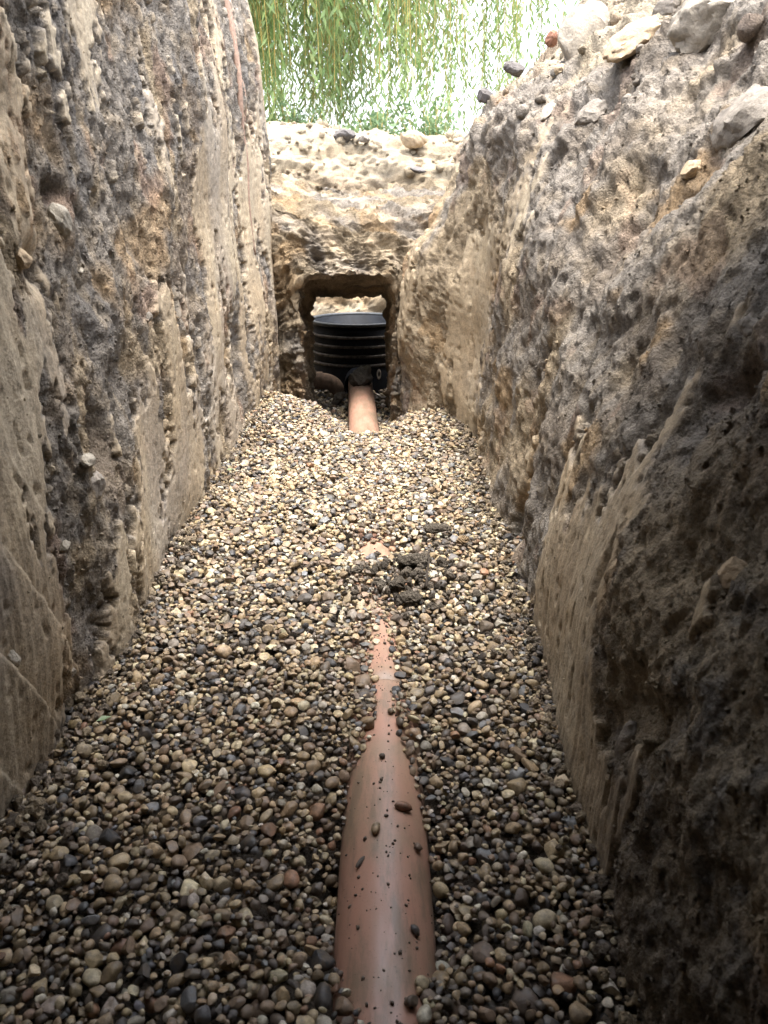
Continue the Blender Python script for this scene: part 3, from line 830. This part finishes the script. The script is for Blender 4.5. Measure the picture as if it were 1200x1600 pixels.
    # the stones that show largest stand singly
    cam_d = np.linalg.norm(pos - np.array([0, 0, CAM_Z]), axis=1)
    ct, st = math.cos(math.radians(21.5)), math.sin(math.radians(21.5))
    dz = pos[:, 2] - CAM_Z
    fw = pos[:, 1] * ct - dz * st; upv = pos[:, 1] * st + dz * ct
    inframe = (np.abs(pos[:, 0] / fw) < .49) & (np.abs(upv / fw) < .655) & (pos[:, 0] > -.42) & (pos[:, 0] < .235)
    score = np.where(vis & inframe, cnt / cam_d ** 2, 0)
    single = np.argsort(-score)[:300]
    is_single = np.zeros(n, bool); is_single[single] = True
    singles = [mesh_np('pebble', v, f, True) for v, f in p3]
    for me in singles:
        me.materials.append(M_PEB_O); me.set_sharp_from_angle(angle=math.radians(32))
    for i in single:
        o = bpy.data.objects.new('pebble', singles[which[i]]); COL.objects.link(o); o.parent = bed
        M = Matrix(R[i].tolist()).to_4x4()
        o.matrix_world = Matrix.Translation(Vector(pos[i].tolist())) @ M @ Matrix.Diagonal((*scl[i].tolist(), 1))
        o.color = (*[float(v) for v in col[i]], 1)
    near = vis & ~is_single & (pos[:, 1] < 1.1); far = vis & ~is_single & (pos[:, 1] >= 1.1)
    V, F = [], []
    protos = p0 + p1; wh = np.where(far, 12 + which % 8, which)
    idx = np.nonzero(near | far)[0]
    g = obj('gravel', scatter_mesh('gravel', protos, wh[idx], pos[idx], R[idx], scl[idx], col[idx]), M_PEB, bed)
    g['kind'] = 'stuff'
    g.data.set_sharp_from_angle(angle=math.radians(42))
    # soil fallen from the walls on to the edges of the gravel
    m = 3600
    yy = .45 + 2.3 * r.random(m) ** 1.3; lft = r.random(m) < .5
    xx = np.where(lft, -.455 + np.abs(r.normal(0, .030, m)), .262 - np.abs(r.normal(0, .024, m)))
    sz = .0016 + .0065 * r.random(m) ** 4
    ih = np.clip(((xx - X0) / DX).astype(int), 0, nx - 1); jh = np.clip(((yy - Y0) / DX).astype(int), 0, ny - 1)
    ps = np.stack([xx, yy, Hm[ih, jh] + sz * .4], -1).astype(np.float32)
    cl = np.where(r.random((m, 1)) < .5, C_DARK * 1.2, C_TAN * .8) * r.uniform(.6, 1.3, (m, 1))
    q = 620
    px_ = r.normal(.050, .06, q); py_ = r.normal(1.34, .08, q); szq = .0012 + .009 * r.random(q) ** 3.5
    ih = np.clip(((px_ - X0) / DX).astype(int), 0, nx - 1); jh = np.clip(((py_ - Y0) / DX).astype(int), 0, ny - 1)
    ps = np.concatenate([ps, np.stack([px_, py_, Hm[ih, jh] + szq * .4], -1).astype(np.float32)]); sz = np.concatenate([sz, szq])
    cl = np.concatenate([cl, np.array([.09, .075, .058]) * r.uniform(.6, 1.4, (q, 1))]); m += q
    fs = obj('fallen_soil', scatter_mesh('fallen_soil', [stone_verts(1, 760 + k, .6, .25) for k in range(6)], r.integers(0, 6, m), ps,
             rot_mats(r.random(m) * 6.3, r.random(m) * 6.3, r.random(m) * 6.3), (sz[:, None] * r.uniform(.7, 1.4, (m, 3))).astype(np.float32), cl, False), M_SOIL, bed)
    fs['kind'] = 'stuff'
    print('pebbles dropped', n, 'kept', len(idx))
    return bed
BED = gravel()

# ---- pipe
pipe = empty('drain_pipe', (0, 0, 0))
tag(pipe, 'terracotta plastic drain pipe half buried along the gravel trench floor', 'pipe')
def pipe_run(y0, y1, r, name):
    ys = np.linspace(y0, y1, 24)
    V, F = tube([(float(pipe_x(y)), float(y), PIPE_C) for y in ys], r, 96, True)
    return obj(name, pymesh(name, V, F), M_PIPE, pipe)
near_run = pipe_run(-.55, 1.20, PIPE_R, 'pipe_length')
far_run = pipe_run(1.20, 3.56, PIPE_R, 'pipe_length')
def collar():
    p0 = Vector((float(pipe_x(1.03)), 1.03, PIPE_C)); p1 = Vector((float(pipe_x(1.25)), 1.25, PIPE_C))
    prof = [(.0, .0551), (.0006, .0560), (.03, .0562), (.10, .0562), (.19, .0562), (.2194, .0560), (.22, .0551)]
    pts = [p0 + (p1 - p0).normalized() * t for t, _ in prof]
    V, F = tube(pts, [r for _, r in prof], 96, False)
    return obj('coupling', pymesh('coupling', V, F), M_PIPE, pipe)
collar()
# dirt thrown on the crown of the pipe
def pipe_dirt():
    r = np.random.default_rng(31); n = 420
    y = r.uniform(.42, 1.3, n); y = np.where(r.random(n) < .35, r.uniform(1.05, 1.30, n), y); ang = r.normal(0, .5, n).clip(-1.2, 1.2)
    s = .0007 + .0022 * r.random(n) ** 3
    rad = np.where((y > 1.04) & (y < 1.25), .0568, PIPE_R)
    pos = np.stack([pipe_x(y) + np.sin(ang) * (rad + s * .3), y, PIPE_C + np.cos(ang) * (rad + s * .3)], -1).astype(np.float32)
    protos = [stone_verts(1, 800 + k, .5, .2) for k in range(5)]
    scl = (s[:, None] * r.uniform(.7, 1.4, (n, 3))).astype(np.float32)
    R = rot_mats(r.random(n) * 6.3, r.normal(0, .4, n), ang)
    col = np.array([.075, .055, .04]) * r.uniform(.5, 1.6, (n, 1))
    o = obj('dirt_specks', scatter_mesh('dirt_specks', protos, r.integers(0, 5, n), pos, R, scl, col), M_PEB, pipe); o['kind'] = 'stuff'
pipe_dirt()

def single_stone(name, loc, scl, rot, seed, mat, label, cat, sub=3, ang=.4, group=None, color=None, parent=None, lumps=.16):
    V, F = stone_verts(sub, seed, ang, lumps)
    r = np.random.default_rng(seed)
    if sub >= 4:
        q = V * 3.0
        V = V + V * (0.10 * perlin(q[:, 0] + q[:, 2] * .7, q[:, 1] + q[:, 2] * .5, seed)[:, None] + .06 * perlin(q[:, 0] * 3 + q[:, 2] * 2, q[:, 1] * 3 + q[:, 2], seed + 1)[:, None])
    me = mesh_np(name, V, F, True)
    if sub >= 4: me.set_sharp_from_angle(angle=math.radians(38))
    o = obj(name, me, mat, parent, loc, rot, scl)
    if color: o.color = (*color, 1)
    if label: tag(o, label, cat, group)
    return o

def on_pipe(y, ang, h):
    rad = PIPE_R if not 1.05 < y < 1.25 else .0592
    return (float(pipe_x(y)) + math.sin(ang) * (rad + h), y, PIPE_C + math.cos(ang) * (rad + h))
for y, ang, scl, rz, colr, seed, label in (
        (.755, .42, (.0125, .0062, .0055), .1, (.17, .085, .05), 901, 'flat red brown pebble lying on the right flank of the pipe'),
        (.715, -.18, (.0055, .0095, .0055), -.2, (.27, .2, .125), 902, 'tan two-tone pebble sitting on the crown of the pipe'),
        (.672, -.52, (.003, .010, .003), -.5, (.06, .05, .04), 903, 'thin dark sliver of stone lying on the left flank of the pipe'),
        (.583, .58, (.006, .007, .004), .3, (.05, .045, .045), 904, 'dark grey pebble on the right flank of the pipe near the viewer'),
        (.525, .62, (.008, .008, .006), .2, (.33, .27, .17), 905, 'pale tan pebble on the pipe nearest the bottom of the picture'),
        (.700, .74, (.006, .006, .005), .2, (.12, .08, .055), 906, 'small brown pebble where the pipe meets the gravel on its right'),
        (.845, -.06, (.0042, .0042, .004), .2, (.05, .04, .035), 907, 'small black square chip on the crown of the pipe'),
        (.945, .16, (.005, .006, .005), .6, (.14, .10, .065), 908, 'small brown pebble on the crown where the pipe narrows into gravel'),
        (.985, -.35, (.0065, .0065, .006), .6, (.13, .095, .07), 909, 'round brown pebble on the left edge of the half buried pipe'),
        (1.03, -.25, (.007, .0065, .0055), .6, (.4, .31, .2), 910, 'pale pebble lying against the left of the pipe coupling')):
    single_stone('loose_pebble', on_pipe(y, ang, min(scl) * .75), scl, (0, ang, rz), seed, M_PEB_O, label, 'pebble', 2, .45, 'loose pebbles lying on the pipe', colr)

# ---- black inspection chamber
CH = (-.130, 3.80); CR = .228
chamber = empty('inspection_chamber', (CH[0], CH[1], -.16))
tag(chamber, 'round black ribbed plastic inspection chamber standing in the pit beyond the tunnel', 'inspection chamber')
def ch_part(name, prof, mat, close=False, seg=96):
    V, F = lathe([(r, z + .16) for r, z in prof], seg, close)
    return obj(name, pymesh(name, V, F), mat, chamber)
ch_part('riser', [(CR - .02, -.02), (CR - .012, .0), (CR - .008, .02), (CR - .006, .19), (CR - .016, .19), (CR - .018, -.10), (0.001, -.10)], M_BLACK)
ch_part('base', [(CR + .004, -.17), (CR + .006, -.05), (CR + .002, -.005), (CR - .004, .008), (CR - .018, .01)], M_BLACK)
ch_part('rim', [(CR + .002, .190), (CR + .004, .199), (CR + .001, .202), (CR - .010, .202), (CR - .014, .197), (CR - .014, .186), (CR - .004, .185)], M_RIM, True)
for z in (.010, .053, .096, .139):
    ch_part('rib', [(CR - .008, z - .007), (CR + .006, z - .005), (CR + .007, z + .004), (CR + .003, z + .007), (CR - .008, z + .007)], M_RIB, True)
def ch_socket():
    V, F = tube([(.012, -CR - .10, .105), (.012, -CR - .09, .105), (.012, -CR + .02, .105)], [.060, .064, .064], 48, False)
    return obj('inlet_socket', pymesh('inlet_socket', V, F), M_BLACK, chamber)
ch_socket()
V, F = lathe([(.008, 0), (.016, 0), (.016, .003), (.008, .003)], 24, True)
mk = obj('moulded_mark', pymesh('moulded_mark', V, F), M_GREY, chamber)
a_ = math.radians(-63)
mk.location = ((CR + .004) * math.cos(a_), (CR + .004) * math.sin(a_), .13)
mk.rotation_euler = (math.radians(90), 0, a_ + math.radians(90)); mk.scale = (.7, 1.5, 1)

# short branch elbow beside the chamber
br = tag(empty('branch_elbow', (-.275, 3.50, -.13)), 'short brown pipe elbow at the left foot of the black chamber', 'pipe elbow')
pts = []
for k in range(14):
    t = math.pi * .62 * k / 13
    pts.append((-.02 + .075 * math.sin(t) + .0, .02 + .02 * t, .03 + .055 * math.cos(t)))
V, F = tube(pts, .036, 32, False)
M_MUDPIPE = plain_mat('muddy_brown_pipe', (0.12, 0.078, 0.05), .8, .35, 60, .3, .002)
ob = obj('bend', pymesh('bend', V, F), M_MUDPIPE, br)
V, F = tube([(pts[0][0] - .03, pts[0][1], pts[0][2]), (pts[0][0] + .012, pts[0][1], pts[0][2])], .041, 32, False)
obj('socket', pymesh('socket', V, F), M_MUDPIPE, br)

# ---- soil clods and twig on the gravel
def clod(loc, scl, rz, seed, label, mat=None, group='soil clods fallen on the gravel', ang=.35):
    V, F = stone_verts(4, seed, ang, .25)
    q = V * 2.5
    f = .22 * perlin(q[:, 0] * 1.3 + q[:, 2], q[:, 1] * 1.3 - q[:, 2], seed) + .09 * perlin(q[:, 0] * 4 + q[:, 2] * 2, q[:, 1] * 4 + q[:, 2], seed + 1) + .05 * perlin(q[:, 0] * 9 + q[:, 2] * 5, q[:, 1] * 9, seed + 2)
    V = V * (1 + f)[:, None]
    o = obj('soil_clod', mesh_np('soil_clod', V, F, True), mat or M_CLOD, None, loc, (0, 0, rz), scl)
    return tag(o, label, 'clod', group)
clod((.060, 1.40, .034), (.038, .020, .016), .3, 951, 'largest dark wet clod of soil lying on the gravel right of the pipe')
clod((.030, 1.315, .026), (.022, .015, .012), .9, 952, 'lumpy dark clod touching the end of the exposed pipe')
clod((.048, 1.265, .022), (.022, .014, .010), -.4, 953, 'low dark clod just in front of the largest clod')
clod((-.006, 1.33, .018), (.016, .014, .007), .2, 954, 'flat muddy clod capping the end of the exposed pipe')
clod((.115, 1.55, .040), (.032, .016, .012), .1, 955, 'dark clod lying farther back beside the right wall')
clod((-.05, 1.37, .030), (.016, .012, .008), .1, 957, 'small dark clod just left of the buried pipe')
clod((.165, 1.50, .036), (.018, .012, .010), .6, 958, 'small brown clod close to the foot of the right wall', M_CLOD_TAN)
clod((-.106, 3.27, .006), (.058, .12, .052), .1, 956, 'heap of gravelly soil on top of the pipe in front of the chamber', ang=.1)
clod((-.20, 3.30, -.075), (.03, .03, .03), .5, 959, 'small round clod between the brown elbow and the pipe')

V, F = tube([(.080, 1.30, .026), (.083, 1.34, .033), (.089, 1.38, .037), (.092, 1.43, .044)], [.0026, .0022, .002, .0012], 8)
tag(obj('twig', pymesh('twig', V, F), plain_mat('wet_twig', (.035, .028, .022), .8, .4, 200, .2)), 'thin dark twig leaning on the clods right of the pipe', 'twig')

# ---- stones set in the walls, parts of the walls
def wall_stone(G, wall, a, b, scl, seed, mat, sub=3, ang=.3, sink=.4, label=None):
    p, n = wall_point(G, a, b)
    q = Vector(n.tolist()).to_track_quat('Z', 'Y').to_euler()
    loc = Vector(p.tolist()) + Vector(n.tolist()) * (min(scl) * (1 - sink) * .25)
    o = single_stone('stone', loc, scl, q, seed, mat, None, None, 4, max(ang, .55), parent=wall, lumps=.22)
    if label: o['label'] = label
for a, b, scl, seed, mat, ang, label in ((1.20, .675, (.022, .026, .02), 1001, M_FLINT, .1, 'rounded pale stone'), (1.06, .35, (.016, .012, .01), 1002, M_FLINT, .7, None), (.955, .265, (.012, .010, .008), 1003, M_FLINT, .8, None),
                                  (.80, .185, (.010, .014, .008), 1004, M_FLINT, .8, None), (.96, .062, (.009, .009, .007), 1005, M_FLINT, .7, None), (1.09, .30, (.022, .026, .016), 1006, M_GREY, .3, None),
                                  (1.02, .63, (.018, .016, .012), 1007, M_TANROCK, .3, None), (1.25, .60, (.008, .006, .005), 1008, M_FLINT, .8, None), (1.5, .5, (.012, .01, .008), 1009, M_GREY, .4, None)):
    wall_stone(GL, WALL_L, a, b, scl, seed, mat, 3, ang, label=label)
for a, b, scl, seed, mat, ang, label in ((1.27, .875, (.062, .05, .035), 1011, M_GREY, .8, 'big grey stone bedded in the slope'), (1.31, .79, (.018, .016, .010), 1012, M_TANROCK, .8, None), (1.48, .10, (.012, .010, .010), 1013, M_TANROCK, .4, None),
                                  (.69, .15, (.018, .03, .012), 1014, M_GREY, .4, None), (.62, .40, (.02, .02, .012), 1015, M_TANROCK, .5, None), (2.05, .92, (.022, .03, .012), 1016, M_FLINT, .6, None),
                                  (2.0, 1.22, (.05, .03, .03), 1017, M_GREY, .7, None), (2.2, 1.05, (.02, .02, .015), 1018, M_TANROCK, .4, None), (1.75, .95, (.018, .014, .01), 1019, M_GREY, .4, None), (.85, .6, (.018, .013, .01), 1020, M_GREY, .4, None)):
    wall_stone(GR, WALL_R, a, b, scl, seed, mat, 4 if scl[0] > .03 else 3, ang, label=label)

# ---- rubble along the right rim
def rim_rock(loc, scl, rot, seed, mat, name, label, cat, ang=.8, group='rubble lying along the right rim'):
    return single_stone(name, loc, scl, rot, seed, mat, label, cat, 4, ang, group, lumps=.08)
rim_rock((.60, 1.63, 1.012), (.085, .07, .058), (.1, -.35, .3), 1101, M_CONC, 'stone_block', 'large pale block of broken stone at the top right rim', 'stone block', 1.0)
rim_rock((.525, 1.87, 1.025), (.072, .05, .024), (.1, -.55, .35), 1102, M_TANROCK, 'flat_stone', 'flat weathered stone overhanging a dark gap on the right rim', 'stone', .6)
rim_rock((.505, 2.27, 1.105), (.082, .04, .078), (-.25, -.45, .2), 1103, M_CONC, 'concrete_slab', 'upright grey broken concrete slab on the right rim', 'concrete slab', 1.0)
rim_rock((.435, 2.92, 1.125), (.04, .03, .022), (.1, .2, .35), 1104, M_DARK, 'rubble_lump', 'dark lump of rubble left of the grey concrete slab', 'rubble')
rim_rock((.345, 2.95, 1.048), (.026, .03, .024), (.1, .2, .8), 1105, M_DARK, 'rubble_lump', 'small dark lump of rubble lowest on the far right crest', 'rubble')
rim_rock((.505, 2.66, 1.165), (.025, .018, .024), (.4, .2, .8), 1106, M_BRICK, 'brick_fragment', 'orange red brick fragment against the grey concrete slab', 'brick')
rim_rock((.45, 1.86, .885), (.04, .028, .02), (.2, -.7, .5), 1107, M_GREY, 'slope_stone', 'grey stone lodged in the right slope below the flat stone', 'stone', .5)

# ---- things on the far bank
def bank_rock(loc, scl, rot, seed, mat, name, label, cat, ang=.5):
    return single_stone(name, loc, scl, rot, seed, mat, label, cat, 4, ang, 'stones on the bank behind the pit')
bank_rock((-.22, 5.0, 1.10), (.075, .06, .045), (0, .1, .3), 1201, M_DARK, 'dark_lump', 'dark lump of soil on the crest of the far bank', 'lump')
bank_rock((.17, 4.98, 1.07), (.085, .06, .05), (0, .05, .1), 1202, M_TANROCK, 'rounded_rock', 'rounded tan rock on the crest of the far bank', 'rock', .15)
bank_rock((.19, 4.78, .90), (.05, .04, .016), (.3, .1, .1), 1203, M_DARK, 'dark_stone', 'flat dark stone sticking out of the far bank below the tan rock', 'stone')
bank_rock((-.12, 4.97, 1.075), (.035, .04, .025), (0, .1, .9), 1204, M_GREY, 'grey_stone', 'small grey stone right of the dark lump on the far bank', 'stone')

# ---- root down the left wall
def root_line(a, b0, b1, w, seed, lift=.006):
    r = np.random.default_rng(seed); pts = []; rad = []
    n = 34
    for k in range(n):
        t = k / (n - 1); b = b0 + (b1 - b0) * t
        p, nn = wall_point(GL, a + .012 * math.sin(t * 5 + seed) + .006 * math.sin(t * 17 + seed), b)
        pts.append(p + nn * lift)
        rad.append(w * (1 - .7 * t) + .0006)
    P = np.array(pts)
    for _ in range(4): P[1:-1] = (P[:-2] + P[1:-1] * 2 + P[2:]) / 4
    P[:, 0] = np.maximum(P[:, 0], P[:, 0].mean() - .02)
    return tube([p for p in P], rad, 8)
rt = tag(empty('tree_root', (-.43, 2.65, 1.38)), 'long reddish root hanging down the left wall near the earth bridge', 'root')
for k, (a, b0, b1, w) in enumerate(((2.64, 1.38, .55, .013), (2.655, 1.38, .8, .010))):
    V, F = root_line(a, b0, b1, w, 3 + k, -.003)
    o = obj('main_root' if k == 0 else 'rootlet', pymesh('root', V, F), M_ROOT, rt)
    o.location = (.43, -2.65, -1.38)

# ---- leaves
def leaf_cloud(name, base, dirs, length, width, tint, mat, parent):
    n = len(base)
    r = np.random.default_rng(len(base))
    side = np.cross(dirs, r.normal(size=(n, 3))); side /= np.linalg.norm(side, axis=1, keepdims=True) + 1e-9
    mid = base + dirs * length[:, None] * .45
    V = np.stack([base, mid + side * width[:, None] * .5, base + dirs * length[:, None], mid - side * width[:, None] * .5], 1)
    F = np.arange(n * 4).reshape(n, 4)
    o = obj(name, mesh_np(name, V.reshape(-1, 3), F, True, np.repeat(tint[:, None], 4, 0).repeat(3, 1) if tint.ndim == 1 else tint), mat, parent)
    return o

def willow(loc, seed):
    r = np.random.default_rng(seed)
    t = empty('willow_tree', loc)
    tag(t, 'weeping willow trailing long leafy shoots behind the far bank', 'willow tree')
    V, F = tube([(0, 0, -.2), (.05, 0, .4), (.0, .05, 1.4), (.1, 0, 2.6), (.05, .1, 3.6)], [.42, .33, .27, .24, .2], 18)
    obj('trunk', pymesh('trunk', V, F), M_BARK, t)
    ends = []
    for k in range(16):
        th = k / 16 * 2 * math.pi + r.uniform(-.15, .15); R_ = r.uniform(2.2, 4.6); h = r.uniform(4.4, 5.6)
        pts = []
        for q in range(8):
            u = q / 7
            pts.append((R_ * u * math.cos(th + .15 * u), R_ * u * math.sin(th + .15 * u), 2.7 + (h - 2.7) * math.sin(u * 1.9) / math.sin(1.9) * (1 if u < .9 else .96)))
        V, F = tube(pts, [.13 * (1 - .85 * q / 7) for q in range(8)], 8)
        obj('limb', pymesh('limb', V, F), M_BARK, t); ends.append(np.array(pts))
    base, dirs, tint, SV, SF, so = [], [], [], [], [], 0
    n_str = 1900
    hubs = []
    for k in range(200):
        e = ends[r.integers(0, len(ends))]; u = r.uniform(.3, 1) ** .7 * 6.99; i = int(u)
        th = r.random() * 6.28; rr = r.uniform(0, .9)
        hubs.append((e[i] * (1 - u + i) + e[min(i + 1, 7)] * (u - i) + np.array([math.cos(th) * rr, math.sin(th) * rr, r.uniform(-.1, .3)]), r.uniform(.05, 1.25)))
    for k in range(n_str):
        hub, low = hubs[r.integers(0, len(hubs))]
        p = hub + np.array([r.normal(0, .13), r.normal(0, .13), r.uniform(-.3, .2)])
        out = p[:2] / (np.linalg.norm(p[:2]) + 1e-6)
        bottom = low + abs(r.normal(0, .45))
        Ls = max(p[2] - bottom, .5); m = int(Ls / .058)
        tt = np.linspace(0, 1, m)
        sw = r.uniform(.1, .5); ph = r.random() * 6.28
        q = np.stack([p[0] + out[0] * sw * np.sqrt(tt) + .04 * np.sin(tt * 6 + ph), p[1] + out[1] * sw * np.sqrt(tt) + .04 * np.cos(tt * 5 + ph), p[2] - Ls * tt], -1)
        # thin shoot
        qs = q[::9]
        for w in (0, 1, 2):
            an = w * 2.1
            SV.append(qs + np.array([math.cos(an), math.sin(an), 0]) * .0035)
        ns = len(qs)
        for w in (0, 1, 2):
            w2 = (w + 1) % 3
            for j in range(ns - 1): SF.append((so + w * ns + j, so + w2 * ns + j, so + w2 * ns + j + 1, so + w * ns + j + 1))
        so += 3 * ns
        az = r.random(m) * 6.28
        d = np.stack([np.cos(az) * .55, np.sin(az) * .55, -r.uniform(.5, 1.2, m)], -1)
        base.append(q); dirs.append(d / np.linalg.norm(d, axis=1, keepdims=True)); tint.append(np.clip(r.normal(.45, .2) + r.normal(0, .22, m), 0, 1))
    base = np.concatenate(base); dirs = np.concatenate(dirs); tint = np.concatenate(tint)
    n = len(base)
    crown = leaf_cloud('crown', base, dirs, r.uniform(.08, .145, n), r.uniform(.017, .030, n), tint, M_LEAF, t)
    me = pymesh('shoots', np.concatenate(SV), SF); obj('shoots', me, M_TWIG, crown)
    print('willow leaves', n)
    return t
willow((-2.2, 9.2, 1.0), 5)

def weed(loc, h, rad, n, seed, label, name='weed_bush', cat='bush'):
    r = np.random.default_rng(seed); t = empty(name, loc); tag(t, label, cat, 'low bushes behind the trench')
    base, dirs = [], []
    for k in range(n // 30):
        th = r.random() * 6.28; tip = np.array([math.cos(th) * rad * r.random(), math.sin(th) * rad * r.random(), h * r.uniform(.45, 1)])
        V, F = tube([(0, 0, -.05), tuple(tip * np.array([.6, .6, .5])), tuple(tip)], [.006, .004, .002], 5)
        obj('stem', pymesh('stem', V, F), M_TWIG, t)
        u = r.uniform(.25, 1.0, 30)[:, None]
        base.append(np.where(u < .5, tip * np.array([.6, .6, .5]) * u * 2, tip * np.array([.6, .6, .5]) + (tip - tip * np.array([.6, .6, .5])) * (u - .5) * 2) + r.normal(0, .03, (30, 3)))
        d = r.normal(size=(30, 3)); d[:, 2] += .2; dirs.append(d / np.linalg.norm(d, axis=1, keepdims=True))
    base = np.concatenate(base); dirs = np.concatenate(dirs); m = len(base)
    leaf_cloud('foliage', base, dirs, r.uniform(.035, .08, m), r.uniform(.018, .036, m), r.random(m), M_LEAF2, t)
weed((.45, 7.4, 1.0), .62, .5, 900, 61, 'leafy green bush in front of the willow beside the right bank')
weed((-.05, 6.9, 1.05), .40, .30, 700, 62, 'lower leafy bush in the middle under the willow shoots')
weed((-.75, 7.2, 1.06), .5, .35, 900, 63, 'leafy bush at the left under the willow shoots')
weed((1.25, 5.2, 1.18), .85, .35, 420, 64, 'sparse leafy shrub showing over the right crest')

# ---- green leaf scraps on the gravel
for x, y, label in ((-.405, 1.93, 'tiny green leaf scrap on gravel by the left wall, farther one'), (-.40, .915, 'tiny green leaf scrap on gravel by the left wall, nearer one')):
    z = float(gravel_top(np.array(x), np.array(y))) + .012
    V = [(-.012, 0, 0), (-.003, .005, .003), (.010, .001, .001), (-.002, -.005, .003)]
    me = pymesh('leaf_scrap', V, [(0, 1, 2), (0, 2, 3)]); at = me.attributes.new('tint', 'FLOAT_COLOR', 'POINT')
    tag(obj('leaf_scrap', me, M_LEAF2, None, (x, y, z), (.2, .1, .6)), label, 'leaf', 'green scraps on the gravel')
